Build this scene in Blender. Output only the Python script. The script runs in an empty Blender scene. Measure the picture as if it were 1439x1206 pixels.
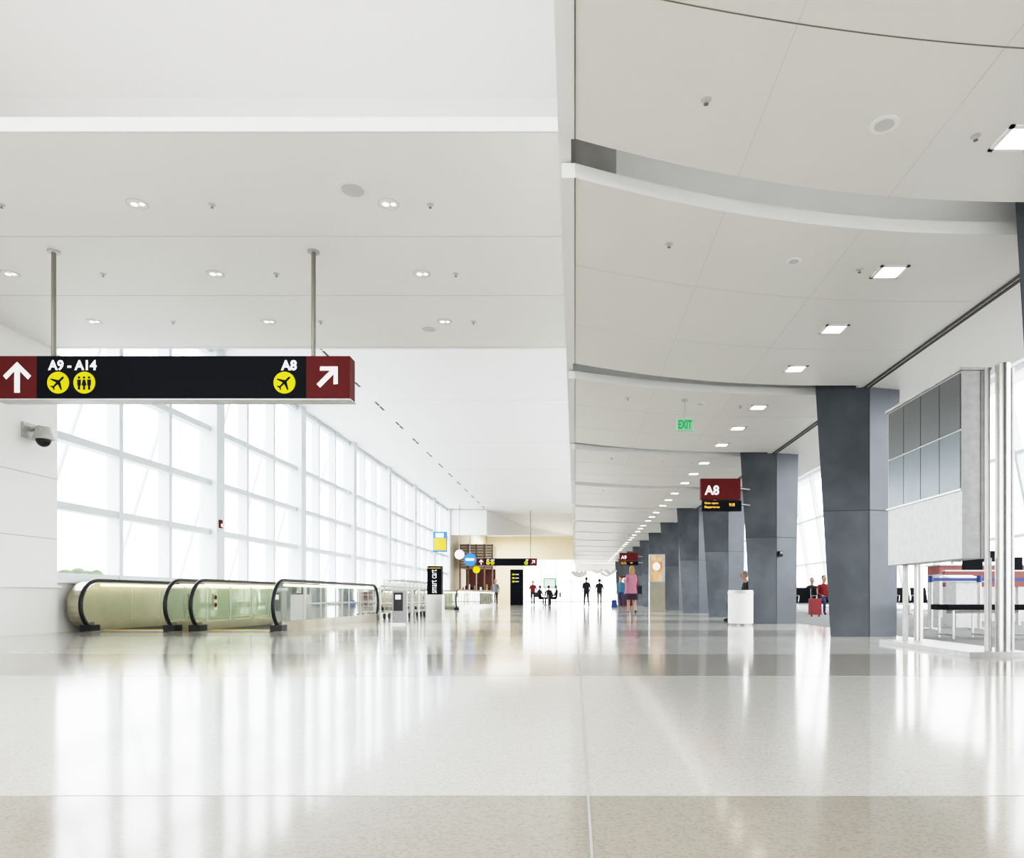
import bpy, bmesh, math, random
from mathutils import Vector, Matrix
random.seed(4)
S = bpy.context.scene
try:
    vs_ = S.view_settings
    vs_.view_transform = 'Standard'; vs_.look = 'None'; vs_.exposure = 0.0
    vs_.use_curve_mapping = True
    cm = vs_.curve_mapping; cm.white_level = (4, 4, 4); cm.use_clip = True; cm.extend = 'HORIZONTAL'
    c = cm.curves[3]
    c.points[0].location = (0, 0); c.points[-1].location = (1, 1)
    for p in ((.018, .1), (.042, .28), (.082, .52), (.122, .68), (.162, .775), (.225, .86), (.34, .93), (.56, .978)): c.points.new(*p)
    cm.update()
except Exception as e:
    print('VIEW', e)

# ------------------------------------------------------------ materials
def mat(name, col, rough=0.5, metal=0.0, emit=0.0, noise=0.0, nscale=4.0, col2=None, bump=0.0, spec=None, alpha=1.0):
    m = bpy.data.materials.new(name); m.use_nodes = True
    nt = m.node_tree; b = nt.nodes['Principled BSDF']
    b.inputs['Base Color'].default_value = (*col, 1)
    b.inputs['Roughness'].default_value = rough
    b.inputs['Metallic'].default_value = metal
    if spec is not None: b.inputs['Specular IOR Level'].default_value = spec
    if emit > 0:
        b.inputs['Emission Color'].default_value = (*col, 1)
        b.inputs['Emission Strength'].default_value = emit
    if alpha < 1: b.inputs['Alpha'].default_value = alpha
    if noise > 0 or col2 or bump > 0:
        tc = nt.nodes.new('ShaderNodeTexCoord')
        nz = nt.nodes.new('ShaderNodeTexNoise'); nz.inputs['Scale'].default_value = nscale
        nz.inputs['Detail'].default_value = 6
        nt.links.new(tc.outputs['Object'], nz.inputs['Vector'])
        if noise > 0 or col2:
            cr = nt.nodes.new('ShaderNodeValToRGB')
            c2 = col2 if col2 else tuple(c * (1 - noise) for c in col)
            cr.color_ramp.elements[0].position = 0.35; cr.color_ramp.elements[1].position = 0.65
            cr.color_ramp.elements[0].color = (*c2, 1); cr.color_ramp.elements[1].color = (*col, 1)
            nt.links.new(nz.outputs['Fac'], cr.inputs['Fac'])
            nt.links.new(cr.outputs['Color'], b.inputs['Base Color'])
        if bump > 0:
            bp = nt.nodes.new('ShaderNodeBump'); bp.inputs['Strength'].default_value = bump
            bp.inputs['Distance'].default_value = 0.01
            nt.links.new(nz.outputs['Fac'], bp.inputs['Height']); nt.links.new(bp.outputs['Normal'], b.inputs['Normal'])
    return m

M = {}
M['white'] = mat('white_paint', (0.9, 0.9, 0.89), 0.6, noise=0.02, nscale=1.5)
M['ceil'] = mat('ceiling_paint', (0.93, 0.92, 0.895), 0.55, noise=0.015, nscale=0.8)
M['ceilhi'] = mat('ceiling_bright_paint', (0.95, 0.95, 0.95), 0.6, noise=0.01)
M['sail'] = mat('sail_panel', (0.83, 0.82, 0.78), 0.38, noise=0.02, nscale=0.7, bump=0.02)
M['upst'] = mat('upstand_grey', (0.88, 0.89, 0.89), 0.5, noise=0.03)
M['dark'] = mat('dark_slot', (0.03, 0.03, 0.035), 0.6, noise=0.1)
M['gapshade'] = mat('painted_gap_shade', (0.5, 0.5, 0.49), 0.6, noise=0.4, nscale=2)  # grey that paints the shadow at the first sail gap
M['joint'] = mat('joint_brown', (0.2, 0.17, 0.14), 0.6, noise=0.1)
M['jointl'] = mat('joint_grey', (0.5, 0.5, 0.49), 0.6, noise=0.1)
M['jointp'] = mat('joint_pale', (0.66, 0.65, 0.63), 0.6, noise=0.1)
M['frame'] = mat('window_frame_white', (0.68, 0.73, 0.76), 0.45, noise=0.03)
M['rod'] = mat('hanger_rod', (0.27, 0.26, 0.23), 0.35, 0.6, noise=0.1)
M['steel'] = mat('brushed_steel', (0.58, 0.57, 0.55), 0.28, 0.9, noise=0.08, nscale=9)
M['steeld'] = mat('dark_steel', (0.25, 0.25, 0.25), 0.35, 0.8, noise=0.1)
M['steelw'] = mat('pale_brushed_steel', (0.54, 0.54, 0.53), 0.4, 0.4, noise=0.16, nscale=12)
M['champ'] = mat('champagne_panel', (0.54, 0.5, 0.39), 0.18, 0.5, noise=0.1, nscale=3)
M['black'] = mat('black_rubber', (0.008, 0.009, 0.011), 0.3, noise=0.1, spec=.3)
M['signk'] = mat('sign_black', (0.003, 0.004, 0.007), 0.5, noise=0.1, spec=.05)
M['signr'] = mat('sign_red', (0.11, 0.008, 0.008), 0.5, noise=0.08, spec=.1)
M['signw'] = mat('sign_white', (0.9, 0.9, 0.9), 0.5, emit=0.4, noise=0.01)
M['signy'] = mat('sign_yellow', (0.85, 0.72, 0.0), 0.5, emit=0.1, noise=0.01, spec=.1)
M['led'] = mat('led_orange', (1.0, 0.45, 0.05), 0.5, emit=1.0)
M['green'] = mat('exit_green', (0.0, 0.36, 0.11), 0.5, emit=0.2)
M['exitbg'] = mat('exit_pale_green', (0.35, 0.75, 0.45), 0.5)
M['lamp'] = mat('lamp_lens', (1.0, 0.93, 0.78), 0.5, emit=7.0)
M['lampw'] = mat('walkway_lamp', (1.0, 0.9, 0.6), 0.5, emit=2.0)
M['wellfill'] = mat('well_fill_glow', (1.0, 0.98, 0.94), 0.5, emit=9.0)  # glow for the added strips above the low ceiling
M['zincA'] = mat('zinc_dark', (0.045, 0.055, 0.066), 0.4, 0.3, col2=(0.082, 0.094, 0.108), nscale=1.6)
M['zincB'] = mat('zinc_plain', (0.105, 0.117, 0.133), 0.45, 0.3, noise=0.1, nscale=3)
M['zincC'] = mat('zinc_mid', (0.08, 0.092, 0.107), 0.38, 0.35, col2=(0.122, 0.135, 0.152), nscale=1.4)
M['beige'] = mat('beige_wall', (0.8, 0.72, 0.58), 0.6, noise=0.05)
M['wood'] = mat('wood_brown', (0.3, 0.17, 0.08), 0.5, noise=0.4, nscale=6)
M['redwood'] = mat('counter_redbrown', (0.22, 0.04, 0.03), 0.45, noise=0.2)
M['blue'] = mat('blue_belt', (0.012, 0.05, 0.24), 0.5, noise=0.1)
M['bluesign'] = mat('blue_sign', (0.03, 0.17, 0.5), 0.5, emit=0.12)
M['yel'] = mat('yellow_print', (0.8, 0.5, 0.03), 0.5, noise=0.1)
M['orange'] = mat('orange_print', (0.7, 0.2, 0.05), 0.5, col2=(0.75, 0.57, 0.32), nscale=3)
M['scrA'] = mat('screen_dark', (0.085, 0.092, 0.096), 0.3, noise=0.2, nscale=60)
M['scrB'] = mat('screen_blue_grey', (0.17, 0.21, 0.24), 0.18, noise=0.12, nscale=1.5)
M['tree'] = mat('foliage', (0.05, 0.075, 0.03), 0.8, noise=0.4, nscale=3)
M['bark'] = mat('bark', (0.12, 0.08, 0.05), 0.8, noise=0.3)
M['apron'] = mat('apron_concrete', (0.5, 0.5, 0.5), 0.8, noise=0.1)
M['skin'] = mat('skin', (0.42, 0.24, 0.17), 0.5, noise=0.06)
M['bag'] = mat('red_bag', (0.26, 0.01, 0.02), 0.5, noise=0.2)

def glassmat(name, tint, refl, dens, dcol=(0.62, 0.7, 0.55)):
    m = bpy.data.materials.new(name); m.use_nodes = True; nt = m.node_tree
    nt.nodes.remove(nt.nodes['Principled BSDF']); out = nt.nodes['Material Output']
    tr = nt.nodes.new('ShaderNodeBsdfTransparent'); tr.inputs[0].default_value = (*tint, 1)
    gl = nt.nodes.new('ShaderNodeBsdfGlossy'); gl.inputs['Roughness'].default_value = 0.03
    df = nt.nodes.new('ShaderNodeBsdfDiffuse'); df.inputs[0].default_value = (*dcol, 1)
    lw = nt.nodes.new('ShaderNodeLayerWeight'); lw.inputs[0].default_value = refl
    mx = nt.nodes.new('ShaderNodeMixShader'); mx2 = nt.nodes.new('ShaderNodeMixShader'); mx2.inputs[0].default_value = dens
    nt.links.new(lw.outputs['Fresnel'], mx.inputs[0]); nt.links.new(tr.outputs[0], mx.inputs[1]); nt.links.new(gl.outputs[0], mx.inputs[2])
    nt.links.new(mx.outputs[0], mx2.inputs[1]); nt.links.new(df.outputs[0], mx2.inputs[2]); nt.links.new(mx2.outputs[0], out.inputs[0])
    return m
M['glass'] = glassmat('window_glass', (0.95, 0.98, 1.0), 0.08, 0.0)
M['balglass'] = glassmat('balustrade_glass', (0.84, 0.92, 0.78), 0.3, 0.2)

def floormat():
    m = bpy.data.materials.new('terrazzo'); m.use_nodes = True; nt = m.node_tree; b = nt.nodes['Principled BSDF']
    N = nt.nodes.new; L = nt.links.new
    tc = N('ShaderNodeTexCoord'); sp = N('ShaderNodeSeparateXYZ'); L(tc.outputs['Object'], sp.inputs[0])
    a = N('ShaderNodeMath'); a.operation = 'ADD'; a.inputs[1].default_value = 54 - 2.21; L(sp.outputs['Y'], a.inputs[0])
    mo = N('ShaderNodeMath'); mo.operation = 'MODULO'; mo.inputs[1].default_value = 5.4; L(a.outputs[0], mo.inputs[0])
    g = N('ShaderNodeMath'); g.operation = 'GREATER_THAN'; g.inputs[1].default_value = 3.3; L(mo.outputs[0], g.inputs[0])
    mx = N('ShaderNodeMix'); mx.data_type = 'RGBA'
    mx.inputs[6].default_value = (0.61, 0.595, 0.555, 1); mx.inputs[7].default_value = (0.37, 0.34, 0.29, 1)
    L(g.outputs[0], mx.inputs[0])
    v = N('ShaderNodeTexVoronoi'); v.inputs['Scale'].default_value = 140; L(tc.outputs['Object'], v.inputs['Vector'])
    cr = N('ShaderNodeValToRGB'); cr.color_ramp.elements[0].color = (0.7, 0.68, 0.64, 1); cr.color_ramp.elements[1].color = (1.06, 1.06, 1.06, 1)
    cr.color_ramp.elements[0].position = 0.0; cr.color_ramp.elements[1].position = 0.5
    sc = N('ShaderNodeSeparateColor'); L(v.outputs['Color'], sc.inputs[0]); L(sc.outputs[0], cr.inputs['Fac'])
    mm = N('ShaderNodeMix'); mm.data_type = 'RGBA'; mm.blend_type = 'MULTIPLY'; mm.inputs[0].default_value = 0.6
    L(mx.outputs[2], mm.inputs[6]); L(cr.outputs[0], mm.inputs[7]); L(mm.outputs[2], b.inputs['Base Color'])
    nz = N('ShaderNodeTexNoise'); nz.inputs['Scale'].default_value = 1.6; nz.inputs['Detail'].default_value = 2; L(tc.outputs['Object'], nz.inputs['Vector'])
    bp = N('ShaderNodeBump'); bp.inputs['Strength'].default_value = 0.1; bp.inputs['Distance'].default_value = 0.01
    L(nz.outputs['Fac'], bp.inputs['Height']); L(bp.outputs['Normal'], b.inputs['Normal'])
    b.inputs['Roughness'].default_value = 0.11; b.inputs['Specular IOR Level'].default_value = 0.42
    return m
M['floor'] = floormat()
M['carpet'] = mat('carpet_grey', (0.2, 0.2, 0.2), 0.95, noise=0.25, nscale=40)

# ------------------------------------------------------------ mesh builder
class MB:
    def __init__(s, name): s.name = name; s.v = []; s.f = []; s.m = []; s.sm = []; s.mats = []
    def mi(s, k):
        m = M[k] if isinstance(k, str) else k
        if m not in s.mats: s.mats.append(m)
        return s.mats.index(m)
    def add(s, vs, fs, k, smooth=False):
        o = len(s.v); s.v += [tuple(v) for v in vs]; i = s.mi(k)
        for f in fs: s.f.append([o + a for a in f]); s.m.append(i); s.sm.append(smooth)
    def box(s, x0, x1, y0, y1, z0, z1, k, rz=0):
        vs = [(x, y, z) for z in (z0, z1) for x, y in ((x0, y0), (x1, y0), (x1, y1), (x0, y1))]
        if rz:
            cx, cy = (x0 + x1) / 2, (y0 + y1) / 2; c, n = math.cos(rz), math.sin(rz)
            vs = [(cx + (x - cx) * c - (y - cy) * n, cy + (x - cx) * n + (y - cy) * c, z) for x, y, z in vs]
        s.add(vs, [(0, 3, 2, 1), (4, 5, 6, 7), (0, 1, 5, 4), (1, 2, 6, 5), (2, 3, 7, 6), (3, 0, 4, 7)], k)
    def hexa(s, bot, top, k):
        n = len(bot); fs = [tuple(range(n))[::-1], tuple(range(n, 2 * n))]
        fs += [(i, (i + 1) % n, n + (i + 1) % n, n + i) for i in range(n)]
        s.add(list(bot) + list(top), fs, k)
    def tube(s, pts, r, k, seg=10, closed=False, cap=True):
        pts = [Vector(p) for p in pts]; n = len(pts)
        rs = r if isinstance(r, (list, tuple)) else [r] * n
        vs = []; up0 = None
        for i, p in enumerate(pts):
            if closed: t = pts[(i + 1) % n] - pts[i - 1]
            else: t = pts[min(i + 1, n - 1)] - pts[max(i - 1, 0)]
            t.normalize()
            if up0 is None: up0 = Vector((1, 0, 0)) if abs(t.x) < 0.7 else Vector((0, 0, 1))
            a = (up0 - t * up0.dot(t)).normalized(); b = t.cross(a); up0 = a
            for j in range(seg):
                an = 2 * math.pi * j / seg
                vs.append(p + (a * math.cos(an) + b * math.sin(an)) * rs[i])
        fs = []
        for i in range(n if closed else n - 1):
            for j in range(seg):
                a0 = i * seg + j; a1 = i * seg + (j + 1) % seg; b0 = ((i + 1) % n) * seg + j; b1 = ((i + 1) % n) * seg + (j + 1) % seg
                fs.append((a0, a1, b1, b0))
        s.add(vs, fs, k, True)
        if not closed and cap:
            s.add(vs[:seg], [tuple(range(seg))[::-1]], k); s.add(vs[-seg:], [tuple(range(seg))], k)
    def cyl(s, p0, p1, r, k, r1=None, seg=16): s.tube([p0, p1], [r, r if r1 is None else r1], k, seg)
    def ball(s, c, r, k, nu=12, nv=8, mx=None):
        if not isinstance(r, (tuple, list)): r = (r, r, r)
        vs = []; fs = []
        for i in range(nv + 1):
            th = math.pi * i / nv
            for j in range(nu):
                ph = 2 * math.pi * j / nu
                vs.append((c[0] + r[0] * math.sin(th) * math.cos(ph), c[1] + r[1] * math.sin(th) * math.sin(ph), c[2] + r[2] * math.cos(th)))
        for i in range(nv):
            for j in range(nu):
                fs.append((i * nu + j, (i + 1) * nu + j, (i + 1) * nu + (j + 1) % nu, i * nu + (j + 1) % nu))
        s.add(vs, fs, k, True)
    def poly(s, pts2, o, u, v, k, th=0.004):
        o = Vector(o); u = Vector(u); v = Vector(v); n = u.cross(v).normalized() * th
        a = [o + u * p[0] + v * p[1] for p in pts2]; m = len(a)
        vs = [p for p in a] + [p + n for p in a]
        s.add(vs, [tuple(range(m)), tuple(range(m, 2 * m))] + [(i, (i + 1) % m, m + (i + 1) % m, m + i) for i in range(m)], k)
    def disc(s, c, r, u, v, k, th=0.004, n=28):
        s.poly([(r * math.cos(2 * math.pi * i / n), r * math.sin(2 * math.pi * i / n)) for i in range(n)], c, u, v, k, th)
    def text(s, body, o, w, h, u, v, k, th=0.006, bold=0.01):
        # fit text in a w x h box whose lower-left is o
        cu = bpy.data.curves.new('t', 'FONT'); cu.body = body; cu.size = 1; cu.offset = bold; cu.resolution_u = 3
        ob = bpy.data.objects.new('t', cu); S.collection.objects.link(ob)
        dg = bpy.context.evaluated_depsgraph_get(); me = bpy.data.meshes.new_from_object(ob.evaluated_get(dg))
        xs = [q.co.x for q in me.vertices]; ys = [q.co.y for q in me.vertices]
        if xs:
            x0, x1, y0, y1 = min(xs), max(xs), min(ys), max(ys)
            o = Vector(o); u = Vector(u); v = Vector(v); n = u.cross(v).normalized() * th
            vs = [o + n + u * ((q.co.x - x0) / (x1 - x0) * w) + v * ((q.co.y - y0) / (y1 - y0) * h) for q in me.vertices]
            s.add(vs, [tuple(p.vertices) for p in me.polygons], k)
        bpy.data.objects.remove(ob); bpy.data.curves.remove(cu)
    def obj(s, loc=None, bevel=0):
        me = bpy.data.meshes.new(s.name); me.from_pydata(s.v, [], s.f)
        for m in s.mats: me.materials.append(m)
        me.polygons.foreach_set('material_index', s.m); me.polygons.foreach_set('use_smooth', s.sm)
        me.update()
        bm = bmesh.new(); bm.from_mesh(me); bmesh.ops.recalc_face_normals(bm, faces=bm.faces); bm.to_mesh(me); bm.free()
        ob = bpy.data.objects.new(s.name, me); S.collection.objects.link(ob)
        if loc: ob.location = loc
        if bevel:
            b = ob.modifiers.new('bevel', 'BEVEL'); b.width = bevel; b.segments = 2; b.limit_method = 'ANGLE'
        return ob
UX, UZ, UY = (1, 0, 0), (0, 0, 1), (0, 1, 0)
YB = -12

# ------------------------------------------------------------ shell: floor
b = MB('floor'); b.box(-9.3, 5.05, YB, 78, -0.2, 0, 'floor'); b.obj()
b = MB('floor_carpet'); b.box(5.05, 14.2, YB, 78, -0.2, 0, 'carpet'); b.obj()
b = MB('trim_floor_joint'); b.box(0.037, 0.044, YB, 78, 0, 0.0015, 'jointl')
for y in (2.21, 5.51): b.box(-9.2, 5.05, y - .002, y + .002, 0, .001, 'jointl')
b.obj()
b = MB('wall_back_blocker'); b.box(-9.3, 14.3, YB - .3, YB, 0, 8.3, 'white'); b.obj()  # out of view, added to keep the bright sky from reflecting in signs

# left wall
XW = -9.0
b = MB('wall_left')
b.box(-9.2, -8.8, 3, 12.1, 0, 8.0, 'white')
for z in (2.6, 1.58): b.box(-8.803, -8.796, 3, 12.1, z, z + 0.012, 'jointl')
b.box(-8.8, -8.72, 3, 12.1, 0.76, 0.8, 'white')
b.box(-8.8, -8.785, 10.6, 10.615, 0, 4.79, 'jointl')
b.obj()
b = MB('wall_left_sill'); b.box(-9.2, XW + 0.1, 12.1, 50, 0, 0.85, 'white'); b.box(-9.25, XW + 0.2, 12.1, 50, 0.85, 0.9, 'white')
b.obj()
# left window wall
zr = [0.96, 2.2, 3.41, 4.72, 6.66]
bays = [12.2 + 5.4 * i for i in range(8)]
for bi, y0 in enumerate(bays[:-1]):
    b = MB('window_%d' % (bi + 1))
    y1 = y0 + 5.4
    b.box(XW - 0.2, XW + 0.24, y1 - 0.2, y1 + 0.2, 0.9, 6.74, 'frame')
    if bi == 0: b.box(XW - 0.2, XW + 0.05, y0 - 0.1, y0 + 0.08, 0.9, 6.74, 'frame')
    for dy in (1.75, 3.45): b.box(XW - 0.14, XW + 0.11, y0 + dy - 0.06, y0 + dy + 0.06, 0.9, 6.74, 'frame')
    for z in zr: b.box(XW - 0.12, XW + 0.09, y0, y1, z - 0.07, z + 0.07, 'frame')
    b.add([(XW - 0.13, y0, 0.9), (XW - 0.13, y1, 0.9), (XW - 0.13, y1, 6.74), (XW - 0.13, y0, 6.74)], [(0, 1, 2, 3)], 'glass')
    b.obj()
b = MB('window_behind')
for y in (-12, -9, -6, -3, 0, 2.95): b.box(-9.1, -8.9, y - 0.08, y + 0.08, 0, 8.0, 'frame')
for z in (.1, 2.2, 3.4, 4.7, 6.7, 7.9): b.box(-9.1, -8.9, YB, 3, z - .06, z + .06, 'frame')
b.obj()
# outside struts
b = MB('facade_strut')
for i, y0 in enumerate(bays[:-1]):
    for k in (0, 1):
        ya = y0 + 0.5 + 2.7 * k
        b.tube([(-11.2, ya, -3), (-9.7, ya + 2.6, 7.5)], 0.045, 'frame', 8)
b.obj()

# ceilings left
b = MB('ceiling_low')
b.box(-8.8, -0.12, 6.4, 12.0, 4.79, 4.93, 'ceil')
for y in (8.24, 9.86, 11.9): b.box(-8.8, -0.12, y, y + 0.008, 4.787, 4.79, 'jointp')
b.box(-8.8, -0.12, 6.395, 6.4, 4.79, 4.80, 'jointl')
b.box(-8.8, -0.12, 11.8, 12.0, 4.93, 7.5, 'white')
b.obj()
b = MB('added_well_fill')  # added glowing strips, out of view, that brighten the upper ceiling
for y in (8.0, 10.0): b.box(-8.5, -0.5, y, y + .12, 4.93, 5.0, 'steelw'); b.box(-8.5, -0.5, y + .02, y + .1, 5.0, 5.01, 'wellfill')
b.obj()
b = MB('ceiling_high')
prof = [(YB, 8.0), (8.6, 8.1), (10.4, 7.9), (11.8, 7.4)]
for i in range(3):
    (ya, za), (yb, zb) = prof[i], prof[i + 1]
    b.hexa([(-9.2, ya, za), (-0.12, ya, za), (-0.12, yb, zb), (-9.2, yb, zb)],
           [(-9.2, ya, za + 0.3), (-0.12, ya, za + 0.3), (-0.12, yb, zb + 0.3), (-9.2, yb, zb + 0.3)], 'ceilhi')
b.obj()
b = MB('ceiling_far')
b.box(-9.3, -6.2, 12.0, 74, 6.74, 7.0, 'ceilhi'); b.box(-6.2, -0.1, 12.0, 74, 6.69, 7.0, 'ceilhi')
y = 17.2
while y < 50:
    b.box(-6.32, -6.2, y, y + 0.45, 6.732, 6.741, 'dark'); b.box(-6.32, -6.2, y + 0.55, y + 1.0, 6.732, 6.741, 'dark'); y += 2.6
for yy in range(16, 72, 6): b.box(-6.2, -0.1, yy, yy + 0.012, 6.686, 6.69, 'jointp')
b.obj()
b = MB('wall_bulkhead_far')
pl = [(-9.0, 50, 4.92), (-6.2, 50, 4.92), (-4.45, 61, 5.86), (-0.6, 71, 6.6), (-0.1, 71.5, 6.65)]
for i in range(4):
    (xa, ya, za), (xb, yb, zb) = pl[i], pl[i + 1]
    b.hexa([(xa, ya, za), (xb, yb, zb), (xb, yb + .2, zb), (xa, ya + .2, za)], [(xa, ya, 6.69), (xb, yb, 6.69), (xb, yb + .2, 6.69), (xa, ya + .2, 6.69)], 'white')
b.obj()
# beam fascia beside sails
b = MB('trim_sail_fascia'); b.box(-0.12, -0.03, YB, 72, 3.94, 8.1, 'white'); b.obj()

# sails
def g(x):
    t = max(0.0, min(x, 3.7)) / 3.7
    return 1 - (1 - t) ** 2
xs = [-0.1] + [0 + 4.3 * i / 26 for i in range(27)]
ZS = 3.81
def sail(near, far, an, af, name, first=False):
    b = MB(name); n = len(xs)
    bot = [(x, near + an * g(x), ZS) for x in xs]; bof = [(x, far + af * g(x), ZS) for x in xs]
    top = [(x, y, ZS + 0.11) for x, y, z in bot]; tof = [(x, y, ZS + 0.11) for x, y, z in bof]
    vs = bot + bof + top + tof; fu = []; ff = []
    for i in range(n - 1):
        fu.append((i, i + 1, n + i + 1, n + i))
        ff += [(2 * n + i, 3 * n + i, 3 * n + i + 1, 2 * n + i + 1), (i, 2 * n + i, 2 * n + i + 1, i + 1), (n + i, n + i + 1, 3 * n + i + 1, 3 * n + i)]
    b.add(vs, fu, 'sail'); b.add(vs, ff, 'white')
    b.add(vs, [(0, n, 3 * n, 2 * n), (n - 1, 2 * n - 1, 4 * n - 1, 3 * n - 1)], 'white')
    b.box(-0.1, 0, near, far, ZS - 0.003, ZS, 'white')
    b.box(-0.004, 0.004, near, far, ZS - 0.006, ZS, 'joint')
    # curved and straight seams
    for fr in (0.33, 0.68):
        for i in range(1, n - 1):
            xa, xb = xs[i], xs[i + 1]
            ya = near + an * g(xa) + fr * (far - near); yb = near + an * g(xb) + fr * (far - near)
            b.hexa([(xa, ya, ZS - .002), (xb, yb, ZS - .002), (xb, yb + .005, ZS - .002), (xa, ya + .005, ZS - .002)],
                   [(xa, ya, ZS), (xb, yb, ZS), (xb, yb + .005, ZS), (xa, ya + .005, ZS)], 'jointp')
    for x in (1.24, 2.5): b.box(x, x + 0.003, near + an * g(x), far + af * g(x), ZS - .002, ZS, 'jointp')
    # upstand behind near lip
    for i in range(len(xs) - 1):
        xa, xb = xs[i], xs[i + 1]
        ya = near + an * g(xa) + .13; yb = near + an * g(xb) + .13
        b.hexa([(xa, ya, ZS + .11), (xb, yb, ZS + .11), (xb, yb + .03, ZS + .11), (xa, ya + .03, ZS + .11)],
               [(xa, ya, 4.4), (xb, yb, 4.4), (xb, yb + .03, 4.4), (xa, ya + .03, 4.4)], 'gapshade' if (xb < 0.36 and first) else 'upst')  # left end of the first gap has its shade painted in
    return b
b = sail(YB, 4.96, 0.8, 0.8, 'ceiling_sail')
for i in range(1, len(xs) - 1):
    xa, xb = xs[i], xs[i + 1]; ya = 3.68 + .5 * g(xa); yb = 3.68 + .5 * g(xb)
    b.hexa([(xa, ya, ZS - .003), (xb, yb, ZS - .003), (xb, yb + .008, ZS - .003), (xa, ya + .008, ZS - .003)],
           [(xa, ya, ZS), (xb, yb, ZS), (xb, yb + .008, ZS), (xa, ya + .008, ZS)], 'joint')
# added glowing strip, hidden on the panel's back edge to brighten the gap
M['strip'] = mat('gap_fill_glow', (1, .98, .95), .5, emit=2.8)
for i in range(4, len(xs) - 1):
    xa, xb = xs[i], xs[i + 1]; ya = 4.72 + .8 * g(xa); yb = 4.72 + .8 * g(xb)
    b.hexa([(xa, ya, ZS + .11), (xb, yb, ZS + .11), (xb, yb + .05, ZS + .11), (xa, ya + .05, ZS + .11)],
           [(xa, ya, ZS + .14), (xb, yb, ZS + .14), (xb, yb + .05, ZS + .14), (xa, ya + .05, ZS + .14)], 'strip')
b.obj()
for k in range(1, 14):
    near = 5.42 + 5 * (k - 1); far = 9.75 + 5 * (k - 1)
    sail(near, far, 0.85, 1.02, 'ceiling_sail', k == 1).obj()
b = MB('ceiling_plenum'); b.box(-0.03, 4.3, YB, 74, 4.4, 4.5, 'upst')
b.box(-0.02, 0.36, 4.7, 5.6, 4.38, 4.4, 'gapshade')  # sheet coloured as the shadow above the first gap
b.obj()
b = MB('ceiling_right')
b.box(4.3, 6.0, YB, 74, 3.81, 4.6, 'sail')
for x in (4.40, 4.47): b.box(x, x + 0.035, YB, 74, 3.8, 3.81, 'dark')
b.box(5.9, 6.0, YB, 74, 4.6, 7.5, 'white'); b.box(6.0, 14.3, YB, 74, 7.5, 7.7, 'ceilhi')
b.obj()
# right window wall
b = MB('window_right')
for i in range(29):
    y = YB + 3 * i
    b.hexa([(14, y, 0), (14.25, y, 0), (14.25, y + .14, 0), (14, y + .14, 0)], [(13.2, y + 1.1, 7.5), (13.45, y + 1.1, 7.5), (13.45, y + 1.24, 7.5), (13.2, y + 1.24, 7.5)], 'frame')
for z in (0.05, 2.5, 5.0, 7.4):
    x = 14 - 0.8 * z / 7.5; b.box(x, x + 0.15, YB, 74, z - 0.05, z + 0.05, 'frame')
b.obj()
# far end
b = MB('wall_far')
b.box(-9.2, 0, 72, 72.3, 4.3, 6.69, 'beige'); b.box(0, 6.0, 74, 74.3, 3.2, 7.5, 'white')
b.box(-9.25, -9.0, 50, 76, 0, 6.74, 'beige')
b.box(-9.2, -5.2, 72, 72.3, 0, 4.3, 'beige')
b.obj()
b = MB('window_far')
for x in [-5.2 + 1.6 * i for i in range(8)]: b.box(x - .05, x + .05, 75.9, 76.05, 0, 4.4, 'frame')
for z in (0.05, 2.2, 4.35): b.box(-5.2, 6, 75.9, 76.05, z - .05, z + .05, 'frame')
b.obj()

# ------------------------------------------------------------ columns
def column(y):
    b = MB('zinc_clad_column'); H = 4.38; zm = 0.62 + 0.12 * 10.9 * 1.0
    def ring(t):
        l = 3.95 - 0.23 * t; r = 4.97 + 0.05 * t; c = 4.49
        return [(l, y + .15), (c, y), (r, y + .15), (r - .08, y + .7), (4.22, y + .7)]
    r0, rm, r1 = ring(0), ring(zm / 3.81), ring(H / 3.81)
    def quad(a, bb, ka, za, zb, ra, rb):
        b.add([(*ra[a], za), (*ra[bb], za), (*rb[bb], zb), (*rb[a], zb)], [(0, 1, 2, 3)], ka)
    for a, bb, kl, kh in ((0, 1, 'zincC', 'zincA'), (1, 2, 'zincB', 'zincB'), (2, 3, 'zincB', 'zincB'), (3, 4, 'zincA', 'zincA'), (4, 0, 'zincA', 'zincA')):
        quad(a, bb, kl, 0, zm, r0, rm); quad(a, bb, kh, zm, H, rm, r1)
    b.add([(*p, 0) for p in r0], [(0, 1, 2, 3, 4)], 'zincB'); b.add([(*p, H) for p in r1], [(0, 1, 2, 3, 4)], 'zincB')
    # open joints
    b.box(4.485, 4.495, y - .004, y + .01, 0, H, 'dark')
    for (p, q) in ((rm[0], rm[1]), (rm[1], rm[2])):
        b.hexa([(p[0], p[1] - .004, zm), (q[0], q[1] - .004, zm), (q[0], q[1] + .02, zm), (p[0], p[1] + .02, zm)],
               [(p[0], p[1] - .004, zm + .012), (q[0], q[1] - .004, zm + .012), (q[0], q[1] + .02, zm + .012), (p[0], p[1] + .02, zm + .012)], 'dark')
    return b.obj()
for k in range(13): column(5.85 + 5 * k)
b = MB('wall_mounted_reader')
b.box(4.52, 4.6, 15.75, 15.88, 1.5, 1.62, 'black'); b.cyl((4.56, 15.75, 1.58), (4.56, 15.72, 1.58), .03, 'steeld')
b.obj()

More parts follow.
